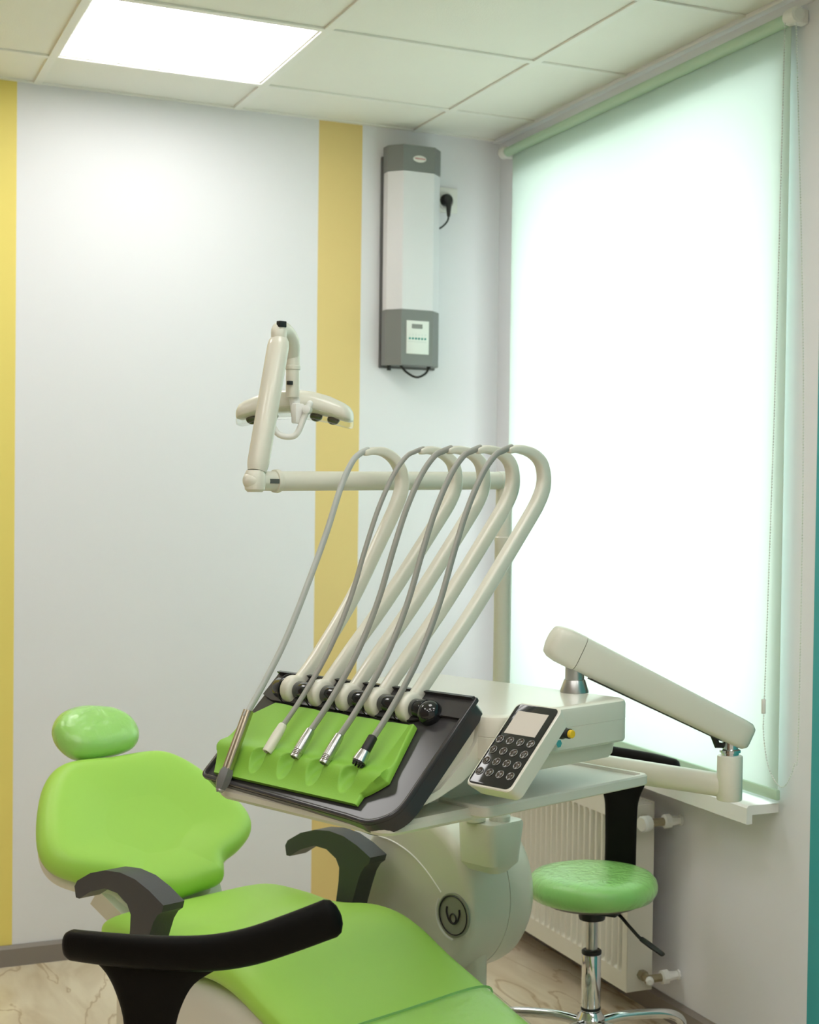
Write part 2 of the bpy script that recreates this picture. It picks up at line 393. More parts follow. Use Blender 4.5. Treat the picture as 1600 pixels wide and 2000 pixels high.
# roller blind
BX = 2.100
t = thing('roller_blind', 'large translucent mint green roller blind lowered over the window', 'roller blind', (BX, 3.75, .70))
bm = B(); lathe(bm, [(.0155, 0), (.0155, 1.575)], (BX+.006, 2.985, 2.560), (0, 1, 0)); finish(bm, 'roller_tube', m_blindbar, t)
bm = B(); box(bm, (BX+.012, 3.757, 1.635), (.0012, 1.555, 1.84)); fb = finish(bm, 'fabric', m_blind, t)
bm = B(); box(bm, (BX+.012, 3.757, .712), (.012, 1.562, .026), .004); finish(bm, 'bottom_bar', m_blindbar, t)
for y0, y1 in ((2.935, 2.982), (4.562, 4.60)):
    bm = B(); lathe(bm, [(.014, 0), (.019, .004), (.020, (y1-y0)-.008), (.016, y1-y0)], (BX+.003, y0, 2.561), (0, 1, 0)); box(bm, (BX+.022, (y0+y1)/2, 2.561), (.030, (y1-y0)*.6, .034), .003)
    finish(bm, 'bracket', whitep, t)
# bead chain
P = spline([(BX-.012, 2.972, 2.545), (BX-.012, 2.986, 1.7), (BX-.010, 3.010, .96), (BX-.010, 3.012, .86), (BX-.010, 2.985, .775), (BX-.010, 2.930, .742), (BX-.008, 2.888, .80), (BX-.006, 2.876, .90), (BX-.004, 2.885, 1.7), (BX, 2.944, 2.545)], 30)
bm = B(); acc = 0
tb = bmesh.new(); bmesh.ops.create_icosphere(tb, subdivisions=1, radius=.0023); bmv = [v.co.copy() for v in tb.verts]; bmf = [[v.index for v in f.verts] for f in tb.faces]; tb.free()
for i in range(len(P)-1):
    d = (P[i+1]-P[i]); l = d.length
    while acc < l:
        c = P[i]+d*(acc/l); vs = [bm.verts.new(c+q) for q in bmv]
        for f in bmf: bm.faces.new([vs[k] for k in f])
        acc += .0068
    acc -= l
ch = finish(bm, 'bead_chain', bead_m, t); ch['kind'] = 'stuff'
bm = B(); tube(bm, P[::2], .0006, seg=5); finish(bm, 'chain_cord', bead_m, t)
bm = B(); cyl(bm, (BX-.010, 3.013, .905), (BX-.010, 3.013, .94), .0055, bev=.001, seg=12); finish(bm, 'chain_connector', whitep, t)

# radiator
t = thing('panel_radiator', 'cream ribbed steel panel radiator low on the wall under the window', 'radiator', (2.04, 3.95, .09))
RY0, RY1, RZ0, RZ1, RX = 3.50, 4.50, .09, .595, 2.0
bm = B(); npt = []; y = RY0; pitch = .0345; k = 0
L0 = []
def rib(y):
    f = ((y-RY0-.03) % pitch)/pitch
    if y < RY0+.03 or y > RY1-.03: return 0
    return -.0001+.016*max(0, min(1, (abs(f-.5)*2-.25)*3.0))
zz = [(RZ0, 0), (RZ0+.035, 0), (RZ0+.05, .0), (RZ0+.062, 1), (RZ1-.062, 1), (RZ1-.05, 0), (RZ1, 0)]
n = 29*8; rowsL = []
for z, fct in zz: rowsL.append([bm.verts.new((RX+(rib(RY0+(RY1-RY0)*i/n))*fct, RY0+(RY1-RY0)*i/n, z)) for i in range(n+1)])
for a, b in zip(rowsL, rowsL[1:]):
    for i in range(n): bm.faces.new((a[i], a[i+1], b[i+1], b[i]))
finish(bm, 'front_panel', radw, t, ang=50)
for y in (RY0+.001, RY1-.001):
    bm = B(); box(bm, (RX+.040, y, (RZ0+RZ1)/2), (.079, .003, RZ1-RZ0), .001, 1); finish(bm, 'side_cover', radw, t)
bm = B(); box(bm, (RX+.078, (RY0+RY1)/2, (RZ0+RZ1)/2), (.008, RY1-RY0-.01, RZ1-RZ0-.02)); finish(bm, 'rear_panel', radw, t)
bm = B()
for x in (RX+.004, RX+.076): box(bm, (x, (RY0+RY1)/2, RZ1+.002), (.008, RY1-RY0, .006), .001, 1)
for i in range(60): box(bm, (RX+.04, RY0+.008+i*(RY1-RY0-.016)/59, RZ1+.001), (.066, .004, .003))
finish(bm, 'top_grille', radw, t)
for nm, z in (('valve', .555), ('valve', .135)):
    c = Vector((RX+.045, RY0, z))
    bm = B(); cyl(bm, c, c+Vector((0, -.022, 0)), .014, seg=6); cyl(bm, c+Vector((0, -.018, 0)), c+Vector((0, -.05, 0)), .010, seg=16); cyl(bm, c+Vector((-.012, -.045, 0)), c+Vector((.05, -.045, 0)), .0115, seg=8)
    v = finish(bm, nm, brassv, t)
    bm = B()
    if z > .3: lathe(bm, [(.012, 0), (.021, .003), (.022, .024), (.018, .030)], c+Vector((-.008, -.045, 0)), (-1, -.25, 0), 12)
    else: lathe(bm, [(.008, 0), (.011, .003), (.011, .016), (.007, .021)], c+Vector((-.004, -.052, 0)), (-.5, -1, 0), 10)
    finish(bm, 'cap', whitep, v)
    bm = B(); lathe(bm, [(.014, 0), (.0195, .003), (.0195, .020), (.014, .024), (.011, .050), (.015, .051), (.015, .0565)], c+Vector((.035, -.045, 0)), (1, 0, 0), 8); finish(bm, 'pipe_stub', whitep, v)

# wall-hung germicidal lamp
t = thing('air_purifier', 'tall grey and white wall-hung air purifier lamp beside the narrow yellow stripe', 'air purifier', (1.80, YB, 1.84))
def hexa(z0, z1, x0=1.712, x1=1.900, d=.098, bev=.003, inset=0.):
    a, b = x0+inset, x1-inset; d -= inset
    bm = B(); prism(bm, [(a, YB-.014, z0), (a, YB-.052, z0), (a+.038, YB-d, z0), (b-.040, YB-d, z0), (b-.004, YB-.058, z0), (b, YB-.014, z0)], (0, 0, z1-z0), bev); return bm
bm = B(); box(bm, (1.805, YB-.007, 2.18), (.196, .014, .69), .003); finish(bm, 'back_plate', mat('dark_edge', (.10, .10, .10), .5), t)
cap = finish(hexa(2.470, 2.553), 'top_cap', devgrey, t)
finish(hexa(2.022, 2.469, inset=.002, bev=.006), 'lamp_cover', tube_m, t)
cb = finish(hexa(1.842, 2.021), 'control_box', devgrey, t)
yf = YB-.098
bm = B(); t2 = bmesh.new(); lathe(t2, [(.018, 0), (.018, .002), (.015, .004)], (0, 0, 0), (0, -1, 0), 32); bmesh.ops.scale(t2, verts=t2.verts, vec=(1.25, 1, .62)); bmesh.ops.translate(t2, verts=t2.verts, vec=(1.806, yf, 2.510)); merge(bm, t2); finish(bm, 'badge', whitep, cap)
bm = B(); tube(bm, [(1.788+i*.0016, yf-.0045, 2.510+.0022*math.sin(i*1.9)) for i in range(24)], .0011, seg=4); finish(bm, 'badge_print', red, cap)
bm = B(); box(bm, (1.806, yf-.001, 1.932), (.078, .004, .108), .001); finish(bm, 'label_panel', panelw, cb)
bm = B(); box(bm, (1.803, yf-.0035, 1.968), (.036, .003, .014)); finish(bm, 'display', lcd, cb)
for k in range(6):
    bm = B(); lathe(bm, [(.0036, 0), (.0030, .002)], (1.778+k*.0108, yf-.003, 1.928), (0, -1, 0), 12); finish(bm, 'button', teal_d, cb)
bm = B()
for k in range(6): box(bm, (1.778+k*.0108, yf-.0032, 1.940), (.0012, .0006, .004))
for k in range(9): box(bm, (1.775+k*.0072, yf-.0032, 1.9175), (.0055, .0006, .0012))
finish(bm, 'printed_marks', mat('faint_print', (.5, .56, .55), .5), cb)
bm = B(); cyl(bm, (1.732, YB-.035, 1.845), (1.732, YB-.035, 1.826), .007, seg=12); finish(bm, 'foot_plug', blkp, t)
bm = B(); cyl(bm, (1.862, YB-.06, 1.845), (1.862, YB-.06, 1.834), .007, seg=12); finish(bm, 'foot_plug', blkp, t)
bm = B(); tube(bm, spline([(1.765, YB-.05, 1.845), (1.785, YB-.055, 1.822), (1.818, YB-.06, 1.806), (1.848, YB-.062, 1.818), (1.862, YB-.06, 1.838)], 8), .0040, seg=8); finish(bm, 'cable_loop', blkp, t)
# socket and plug
t = thing('wall_socket', 'square white wall socket on the back wall right of the air purifier', 'socket', (1.935, YB, 2.412))
bm = B(); box(bm, (1.937, YB-.005, 2.405), (.084, .010, .084), .003); finish(bm, 'cover_plate', whitep, t)
bm = B(); lathe(bm, [(.030, 0), (.030, .006), (.024, .007), (.023, .003)], (1.937, YB-.009, 2.402), (0, -1, 0), 28); finish(bm, 'socket_ring', whitep, t)
t = thing('power_plug', 'round black plug and short curling cable in the white socket', 'plug', (1.930, YB-.02, 2.392))
bm = B(); lathe(bm, [(.019, 0), (.020, .004), (.020, .020), (.014, .030), (.0, .031)], (1.932, YB-.014, 2.402), (0, -1, 0), 24); tube(bm, [(1.932, YB-.035, 2.400), (1.934, YB-.040, 2.377), (1.936, YB-.036, 2.350)], [.012, .009, .006], seg=12, ends=True); finish(bm, 'plug_body', blkp, t)
bm = B(); tube(bm, spline([(1.936, YB-.036, 2.354), (1.934, YB-.034, 2.334), (1.922, YB-.030, 2.317), (1.905, YB-.026, 2.304), (1.895, YB-.02, 2.300)], 6), .0030, seg=8); finish(bm, 'cable', blkp, t)

# ------------------------------------------------------------------ dental unit frame: a along the chair towards the foot, b to its left side, z up
UF = (Vector((.846, 2.763, 0)), math.atan2(-.9304, .3665))
N_ = Vector((0, -.6968, .7173)); S_ = Vector((0, .7173, .6968))
def SL(a, s, h=0): return Vector((a, -.14, .90))+S_*s+N_*h

# patient chair
ch = thing('dental_chair', 'reclined lime green patient chair with dark grey armrests', 'dental chair', (-.25, .21, 0), UF)
CB = .215
def seat_sec(a, zt, hw, th, b0=CB, dish=.006, n=40):
    row = []
    for k in range(n):
        an = 2*math.pi*k/n; cs, sn = math.cos(an), math.sin(an)
        x = hw*math.copysign(abs(cs)**.45, cs); zz_ = th/2*math.copysign(abs(sn)**.6, sn)
        if sn > 0: zz_ -= dish*max(0, 1-(x/hw)**2)
        row.append((a, b0+x, zt-th/2+zz_))
    return row
prof = [(-.672, .462, .14, .03), (-.668, .475, .195, .055), (-.652, .488, .226, .075), (-.61, .497, .240, .084), (-.50, .500, .243, .088), (-.42, .496, .244, .088), (-.34, .505, .243, .088), (-.27, .516, .246, .090), (-.20, .515, .247, .090), (-.13, .497, .247, .088),
        (-.04, .455, .246, .080), (.085, .406, .244, .072), (.23, .352, .240, .066), (.40, .29, .232, .062), (.55, .236, .222, .060), (.66, .196, .205, .058), (.71, .178, .17, .05), (.735, .165, .12, .03)]
pp = spline([Vector((p[0], p[1], p[2])) for p in prof], 3); tt = spline([Vector((p[3], 0, 0)) for p in prof], 3)
bm = B(); rings(bm, [seat_sec(p.x, p.y, p.z, q.x) for p, q in zip(pp, tt)]); finish(bm, 'seat_cushion', green, ch, ang=80)
# clear film over the leg rest
bm = B()
fs = [(p, q) for p, q in zip(pp, tt) if p.x > .085]
L_ = [[Vector(v) for v in seat_sec(p.x, p.y+.003, p.z+.004, q.x+.006)] for p, q in fs]
rings(bm, L_, cap=False); lab(finish(bm, 'foot_film', m_film, ch, ang=80), 'clear protective film over the leg rest')
bm = B()
p0 = fs[0]; sec = [Vector(v) for v in seat_sec(p0[0].x, p0[0].y+.0035, p0[0].z+.0045, p0[1].x+.006)]
sec = [v+Vector((-.03*(v.y-.46)*-1 if 0 else 0, 0, 0)) for v in sec]
tube(bm, sec, .0030, h=.0008, seg=6, closed=True); finish(bm, 'film_seam', seam_m, ch)
# backrest in its own reclined plane
BT = Vector((-.748, 0, .663)); BN = Vector((.663, 0, .748)); BP = Vector((-.6, .2, .49))
def bk(u, v, h): return BP+Vector((0, u, 0))+BT*v+BN*h
half = [(x*1.07, y*1.0+.004) for x, y in [(.0, .452), (.08, .456), (.135, .446), (.178, .41), (.215, .352), (.247, .280), (.262, .218), (.246, .168), (.192, .128), (.142, .106), (.126, .078), (.108, .052), (.05, .044)]]
outl = half+[(0, .042)]+[(-x, y) for x, y in half[:0:-1]]
bm = B(); pillow(bm, outl, bk, .075, edge=.036, dish=.042, crown=.006); finish(bm, 'backrest_cushion', green, ch, ang=80)
sh = [(x*.92, .25+(y-.25)*.97) for x, y in outl]
bm = B(); pillow(bm, sh, lambda u, v, h: bk(u, v, h-.068), .035, edge=.014); finish(bm, 'backrest_shell', cream2, ch, ang=60)
bm = B(); prism(bm, [bk(-.16, .13, -.08), bk(-.12, .02, -.08), bk(-.10, -.06, -.07), bk(.11, -.06, -.07), bk(.13, .02, -.08), bk(.16, .13, -.08)], -BN*.05, .01); finish(bm, 'backrest_bracket', cream2, ch)
bm = B()
hb = [(.02, .610), (.062, .595), (.092, .562), (.096, .515), (.065, .478), (-.02, .465), (-.085, .470), (-.117, .508), (-.120, .560), (-.088, .600), (-.035, .616)]
pillow(bm, hb, lambda u, v, h: bk(u, v-.008, h+.020), .076, edge=.036, crown=.010, dish=.008); finish(bm, 'headrest', mint2, ch, ang=80)
lab(ch.children[-1], 'headrest wrapped in crinkled clear film')
bm = B(); box(bm, (0, 0, 0), (.05, .012, .16), .003, rot=None)
bmesh.ops.transform(bm, verts=bm.verts, matrix=Matrix(((0, BN.x, BT.x, 0), (1, BN.y, BT.y, 0), (0, BN.z, BT.z, 0), (0, 0, 0, 1)))); bmesh.ops.translate(bm, verts=bm.verts, vec=bk(-.01, .45, -.075)); finish(bm, 'headrest_bar', chrome, ch)
# armrests
top = [(-.666, .566), (-.655, .580), (-.60, .606), (-.54, .622), (-.48, .628), (-.42, .624), (-.365, .610), (-.312, .590)]
bot = [(-.318, .575), (-.334, .566), (-.350, .548), (-.366, .515), (-.385, .470), (-.398, .430), (-.452, .430), (-.446, .475), (-.438, .515), (-.436, .548), (-.450, .567), (-.49, .583), (-.54, .584), (-.60, .566), (-.645, .543), (-.660, .543)]
for b0 in (-.055, .505):
    ax_ = lambda x: -.312+(x+.312)*(.95 if b0 < 0 else .88)+(0 if b0 < 0 else -.012)
    bm = B(); prism(bm, [(ax_(x), b0-.025, z) for x, z in top+bot], (0, .050, 0), .006, 3)
    finish(bm, 'armrest', grey_arm, ch)
    s = 1 if b0 < 0 else -1
    bm = B(); box(bm, (-.425, b0+s*.045, .425), (.07, .15, .03), .008); finish(bm, 'armrest_bracket', grey_arm, ch)
# base
def egg(a0, a1, b0, b1, z0, z1, pw=.5, n=40, cap=.04):
    ca, cb_, ha, hb_ = (a0+a1)/2, (b0+b1)/2, (a1-a0)/2, (b1-b0)/2; L_ = []
    for f, z in ((.80, z0), (.93, z0+.008), (1, z0+.05), (1, z1-cap), (.97, z1-cap*.35), (.88, z1), (.5, z1)):
        L_.append([(ca+ha*f*math.copysign(abs(math.cos(t_))**pw, math.cos(t_)), cb_+hb_*f*math.copysign(abs(math.sin(t_))**pw, math.sin(t_)), z) for t_ in [2*math.pi*k/n for k in range(n)]])
    return L_
bm = B(); rings(bm, egg(-.655, .02, -.02, .44, .20, .425, .35)); lab(finish(bm, 'seat_underframe', cream2, ch, ang=60), 'cream shell under the seat')
bm = B(); rings(bm, egg(-.50, -.12, .10, .34, .10, .21, .8)); finish(bm, 'lift_column', blkp, ch)
bm = B(); rings(bm, egg(-.66, .30, -.02, .44, .0, .10, .6)); finish(bm, 'floor_base', cream2, ch)

# water unit (round side housing)
wu = thing('water_unit', 'cream rounded side housing with a round grey emblem beside the patient chair', 'dental unit', (-.285, .68, 0), UF)
HB0, HB1, HC = .575, .803, Vector((-.285, 0, .493)); HR = .193
def hring(r, b, n=64): return [(HC.x+r*math.cos(2*math.pi*k/n)*1.0, b, HC.z+r*math.sin(2*math.pi*k/n)) for k in range(n)]
bm = B(); L_ = [hring(.01, HB0-.004), hring(.12, HB0-.003), hring(HR-.022, HB0)]
for a in (0, 18, 36, 54, 72, 90): L_.append(hring(HR-.022+.022*math.sin(math.radians(a)), HB0+.022*(1-math.cos(math.radians(a)))))
mid = HB0+.125
L_.append(hring(HR+.003, mid-.0012)); finish_l = L_
L_ += [hring(HR, mid-.0010), hring(HR, mid+.0010), hring(HR+.003, mid+.0012)]
for a in (90, 70, 50, 30, 10): L_.append(hring(HR-.042+.045*math.sin(math.radians(a)), HB1-.042+.042*math.cos(math.radians(a))))
L_.append(hring(.02, HB1+.003)); rings(bm, L_); finish(bm, 'housing', cream, wu, ang=30)
bm = B(); lathe(bm, [(.05, 0), (.05, .06), (.028, .08), (.026, .36), (.034, .38)], (-.165, .665, 0), (0, 0, 1)); finish(bm, 'stand_neck', cream, wu)
# emblem
EC = Vector((-.143, HB0-.004, .476))
bm = B(); lathe(bm, [(.050, 0), (.050, .004), (.047, .005), (.0465, .0035), (.0, .0035)], EC+Vector((0, .003, 0)), (0, -1, 0), 40); em = finish(bm, 'emblem_disc', logo_bg, wu)
bm = B(); tube(bm, [EC+Vector((.0435*math.cos(t_), -.0022, .0435*math.sin(t_))) for t_ in [2*math.pi*k/48 for k in range(48)]], .0013, seg=6, closed=True); finish(bm, 'emblem_ring', logo_ink, em)
bm = B()
tube(bm, [EC+Vector((.0095*math.cos(t_), -.002, -.007+.0105*math.sin(t_))) for t_ in [2*math.pi*k/28 for k in range(28)]], .0017, seg=6, closed=True)
tube(bm, spline([EC+Vector(p) for p in ((-.0195, -.002, .0165), (-.0205, -.002, .005), (-.016, -.002, -.0075), (-.009, -.002, -.0155), (0, -.002, -.0185), (.009, -.002, -.0155), (.016, -.002, -.0075), (.0205, -.002, .005), (.0195, -.002, .0165))], 5), .0024, seg=6)
finish(bm, 'emblem_mark', logo_ink, em)
bm = B(); tube(bm, spline([(-.40, HB0-.0015, .612), (-.35, HB0-.0035, .609), (-.29, HB0-.0035, .592), (-.235, HB0-.003, .561), (-.185, HB0-.003, .520)], 6), .0028, seg=6, h=.0018)  # white bead draws the housing's highlight line as colour
tube(bm, [EC+Vector((.056*math.cos(t_), .0, .056*math.sin(t_))) for t_ in [math.radians(150+10*k) for k in range(13)]], .0026, seg=6)
finish(bm, 'highlight_moulding', whitep, wu)
# socket box for the posts
def rrect(x0, x1, y0, y1, z, r=.02, n=5):
    out = []
    for cx_, cy_, a0 in ((x1-r, y1-r, 0), (x0+r, y1-r, 90), (x0+r, y0+r, 180), (x1-r, y0+r, 270)):
        for k in range(n+1): a = math.radians(a0+90*k/n); out.append(Vector((cx_+r*math.cos(a), cy_+r*math.sin(a), z)))
    return out
bm = B(); rings(bm, [rrect(-.125, -.03, .585, .635, .585), rrect(-.13, -.018, .565, .66, .605), rrect(-.13, -.018, .560, .675, .69), rrect(-.127, -.021, .563, .672, .697), rrect(-.118, -.03, .572, .663, .699)]); finish(bm, 'post_socket', cream, wu)

# delivery arm: post, lower arm, upper arm
def ul(p):   # world -> unit frame
    return Matrix.Rotation(-UF[1], 3, 'Z') @ (Vector(p)-UF[0])
p1 = ul((1.348, 3.045, 0)); e1 = ul((1.665, 2.513, 0)); tip = Vector((.362, .392, 0))
da = thing('delivery_arm', 'cream jointed swing arm carrying the instrument console in front of the window', 'support arm', (p1.x, p1.y, .695), UF)
def Z(p, z): return Vector((p.x, p.y, z))
bm = B(); lathe(bm, [(.0235, 0), (.0235, .008), (.022, .009), (.022, .20)], Z(p1, .700), (0, 0, 1)); finish(bm, 'post', cream, da)
bm = B(); dr = (e1-p1).normalized()
tube(bm, [Z(p1, .864)-dr*.01, Z(p1.lerp(e1, .35), .859), Z(p1.lerp(e1, .7), .854), Z(e1, .850)-dr*.01], [.026, .026, .0245, .023], side=(0, 0, 1), h=[.024, .025, .023, .022], seg=24, ends=True, pw=.8); finish(bm, 'lower_arm', cream, da, ang=50)
bm = B(); cyl(bm, Z(e1, .822), Z(e1, .912), .0255, bev=.003, seg=32); finish(bm, 'pivot_housing', cream, da)
bm = B(); lathe(bm, [(.0175, 0), (.0175, .012), (.021, .013), (.021, .018), (.016, .020), (.016, .055)], Z(e1, .905)); lab(finish(bm, 'pivot_collar', chrome, da), 'chrome collar')
P1, P2 = Z(e1, .965), Z(tip, 1.124); d = (P2-P1).normalized(); sd = Vector((0, 0, 1)).cross(d).normalized(); uv = d.cross(sd)
def asec(c, w_, h_, n=36, pw=.42):
    return [c+sd*w_*math.copysign(abs(math.cos(a))**pw, math.cos(a))+uv*h_*math.copysign(abs(math.sin(a))**pw, math.sin(a)) for a in [2*math.pi*(k+.5)/n for k in range(n)]]
bm = B(); E0, E1 = P1-d*.045, P2+d*.0
rings(bm, [asec(E0, .012, .014), asec(E0+d*.003, .020, .022), asec(E0+d*.012, .026, .0275), asec(E0+d*.03, .0275, .029), asec(E1-d*.005, .031, .0345)]); ua_ = finish(bm, 'upper_arm', cream, da, ang=50)
bm = B(); rings(bm, [asec(E1-d*.0035, .0315, .035), asec(E1+d*.028, .0315, .035, pw=.5), asec(E1+d*.044, .0300, .0325, pw=.55), asec(E1+d*.053, .026, .028, pw=.6), asec(E1+d*.058, .016, .018, pw=.8)]); finish(bm, 'arm_end_cap', cream, da, ang=50)
bm = B(); prism(bm, [P1+d*.01-uv*.027-sd*.010, P2-d*.05-uv*.0325-sd*.010, P2-d*.05-uv*.0325+sd*.010, P1+d*.01-uv*.027+sd*.010], -uv*.004); finish(bm, 'under_channel', mat('channel_grey', (.10, .10, .09), .5), ua_)
for c, r in ((P2-d*.055-uv*.022, .004), (P1+d*.005-uv*.016, .0035), (P1-d*.02-uv*.016, .0035)):
    w_ = .0295 if c.z < 1.0 else .031
    bm = B(); cyl(bm, c-sd*(w_-.001), c-sd*(w_+.0012), r, seg=16); finish(bm, 'screw_cap', whitep, ua_)
bm = B(); tube(bm, [P1-uv*.03-d*-.028+Vector((0, 0, .01)), P1-uv*.034-d*-.015-Vector((0, 0, .008)), Z(e1, .93)], [.008, .007, .004], seg=8); finish(bm, 'cable_boot', blkp, da)
bm = B(); lathe(bm, [(.028, 0), (.028, .003), (.0205, .024), (.0185, .025), (.0185, .055)], Z(tip, 1.0452)); lab(finish(bm, 'head_collar', steel, da), 'flared steel collar')

# operating lamp
pl = ul((1.404, 3.036, 0))
lp = thing('operating_lamp', 'cream dental lamp on a tall pole and folding arm in front of the yellow stripe', 'dental lamp', (pl.x, pl.y, .699), UF)
bm = B(); lathe(bm, [(.024, 0), (.024, .01), (.0195, .014), (.0195, .62), (.0205, .622), (.0205, .63), (.0185, .632), (.0185, .745)], Z(pl, .699)); finish(bm, 'pole', cream, lp)
wl = lambda *p: ul(p)
J0, J1 = Z(pl, 1.455), wl(.835, 2.868, 1.444); d = (J1-J0).normalized()
bm = B(); cyl(bm, J0-d*.004+d*-.02, J0+d*.02, .0205, seg=28); sph(bm, J0-d*.02, .0205); cyl(bm, J0+d*.018, J1, .0195, .0195, seg=28); finish(bm, 'horizontal_arm', cream, lp)
bm = B(); lathe(bm, [(.0195, 0), (.0225, .002), (.0235, .006), (.0225, .012), (.0195, .013)], J1-d*.008, d); finish(bm, 'arm_ring', cream, lp)
J2 = wl(.778, 2.832, 1.444)
bm = B()
tube(bm, [J1+d*.004, J1+d*.026, J2], [.0195, .019, .019], seg=24); sph(bm, J2, .0185); lathe(bm, [(.014, 0), (.019, .005), (.020, .012), (.020, .034), (.016, .042)], J2-Vector((0, 0, .022))-d*.006); el = finish(bm, 'elbow_joint', cream, lp)
sd = Vector((0, 0, 1)).cross(d).normalized(); q = J1+d*.020
for s in (1, -1):
    bm = B(); box(bm, q+sd*s*.0188, (.030, .004, .009), rot=Matrix.Rotation(math.atan2(d.y, d.x), 3, 'Z')); finish(bm, 'joint_slot', mat('joint_dark', (.09, .10, .09), .4), el)
S0, S1 = J2+Vector((0, 0, .018))+d*-.010, wl(.842, 2.878, 1.722)
bm = B(); dd = (S1-S0).normalized(); tube(bm, [S0, S0+dd*.012, S0+dd*.02, S1-dd*.015, S1-dd*.004, S1+dd*.004], [.017, .019, .0195, .0195, .018, .014], h=[.017, .020, .021, .021, .019, .014], seg=24, pw=.85); finish(bm, 'spring_arm', cream, lp, ang=50)
S2 = wl(.878, 2.912, 1.722); hd = wl(.888, 2.945, 1.62)
bm = B(); tube(bm, spline([S1-dd*.004, S1+Vector((0, 0, .018)), S1+(S2-S1)*.5+Vector((0, 0, .018)), S2+Vector((0, 0, -.002)), (S2+hd)/2+Vector((0, 0, .02))], 6), [.0155]*25, h=.015, seg=16, ends=True); finish(bm, 'top_knuckle', cream, lp, ang=50)
bm = B()
box(bm, wl(.843, 2.868, 1.750), (.012, .016, .012), .001)
finish(bm, 'top_contact', blkp, lp)
D0 = S2+Vector((0, 0, -.004)); 
bm = B(); lathe(bm, [(.0125, 0), (.0135, .01), (.0135, .055), (.0150, .056), (.0150, .063), (.0140, .064), (.0125, .118)], wl(.884, 2.925, 1.612)); finish(bm, 'drop_tube', cream, lp)
bm = B(); box(bm, wl(.874, 2.912, 1.640)+Vector((0, 0, 0)), (.008, .011, .008), .001); finish(bm, 'contact_window', blkp, lp)
bm = B(); tube(bm, [wl(.884, 2.925, 1.625), wl(.890, 2.930, 1.605), wl(.892, 2.925, 1.575)], [.011, .0105, .010], seg=16); box(bm, wl(.893, 2.918, 1.580), (.016, .022, .040), .003); finish(bm, 'head_yoke', whitep, lp)
# head (wing) : width axis hx, depth axis hy
HX, HY = Vector((.893, -.45, 0)), Vector((.45, .893, 0)); HX = Matrix.Rotation(-UF[1], 3, 'Z')@HX; HY = Matrix.Rotation(-UF[1], 3, 'Z')@HY
HO = wl(.905, 2.975, 1.592)
def hsec(x, f, n=28):
    zc = -.019*(x/.112)**2*1.3+.0000+.028*x*-.35; hh = (.0275-.006*(x/.112)**2)*f; dp = .042*f
    return [HO+HX*x+HY*(dp*math.copysign(abs(math.cos(a))**.7, math.cos(a)))+Vector((0, 0, zc+.012+hh*math.copysign(abs(math.sin(a))**.8, math.sin(a))*(1 if math.sin(a) > 0 else .7))) for a in [2*math.pi*k/n for k in range(n)]]
xsx = [(-.118, .25), (-.116, .6), (-.110, .88), (-.100, .97), (-.07, 1), (-.04, 1), (0, 1), (.04, 1), (.07, 1), (.100, .97), (.110, .88), (.116, .6), (.118, .25)]
bm = B(); rings(bm, [hsec(x, f) for x, f in xsx]); hdp = finish(bm, 'lamp_head', cream, lp, ang=60)
bm = B(); rings(bm, [[v+Vector((0, 0, -.013)) for v in hsec(x, f*.97)] for x, f in xsx]); finish(bm, 'light_shield', m_shield, hdp, ang=60)
for x in (-.085, -.045, .045, .08):
    bm = B(); sph(bm, HO+HX*x+HY*-.012+Vector((0, 0, -.014*(x/.1)**2-.012)), (.013, .013, .011), 16, 10); finish(bm, 'reflector', mat('reflector_dark', (.05, .048, .03), .2, metal=.5), hdp)
hc = HO-HY*.062+HX*.018+Vector((0, 0, -.004))
bm = B(); tube(bm, spline([hc+HX*.022+Vector((0, 0, .012)), hc+HX*.012+Vector((0, 0, -.012)), hc+HX*-.002+Vector((0, 0, -.046)), hc+HX*-.018+Vector((0, 0, -.055)), hc+HX*-.040+Vector((0, 0, -.050)), hc+HX*-.052+Vector((0, 0, -.030)), hc+HX*-.054+Vector((0, 0, .0))], 5), .0062, seg=14, ends=True); finish(bm, 'handle', whitep, lp)
bm = B(); cyl(bm, hc+HX*.016+HY*.02, hc+HX*.016-HY*.010, .0085, bev=.002); finish(bm, 'handle_knob', whitep, lp)
bm = B(); cyl(bm, hc-HX*.054+HY*.02, hc-HX*.054-HY*.006, .0075, bev=.002); finish(bm, 'handle_knob', whitep, lp)

# ------------------------------------------------------------------ instrument console
uc = thing('instrument_console', 'cream dental instrument console with a smoked black sloping tray', 'dental unit', (.2, .12, .86), UF)
# body: side profile in (b,z) extruded along a
bp = [(-.122, .912), (-.116, .900), (-.107, .900), (-.05, .913), (.005, .932), (.039, .952), (.058, .977), (.066, 1.0), (.066, 1.035), (.050, 1.056), (.030, 1.045)]
bm = B(); prism(bm, [(-.065, b_, z_) for b_, z_ in bp], (.503, 0, 0), .004, 3); body = finish(bm, 'body_shell', cream, uc)
bm = B(); prism(bm, [(.436, b_, z_) for b_, z_ in ((-.107, .900), (-.05, .913), (.005, .932), (.039, .952), (.058, .977), (.064, 1.0), (.064, 1.030), (.045, 1.030), (.040, .998), (.020, .975), (-.045, .928), (-.085, .916), (-.120, .900))], (.010, 0, 0), .003, 2); finish(bm, 'side_moulding', cream, body)
bm = B(); box(bm, (.17, .10, .90), (.36, .16, .07), .01); box(bm, (.17, .16, .95), (.36, .10, .06), .01); finish(bm, 'inner_bracket', cream2, uc)
bm = B(); rings(bm, [rrect(-.055, .466, .10, .393, .935, .03), rrect(-.058, .470, .09, .397, .942, .03), rrect(-.060, .474, .085, .400, .970, .03)]); finish(bm, 'body_underside', cream2, uc)
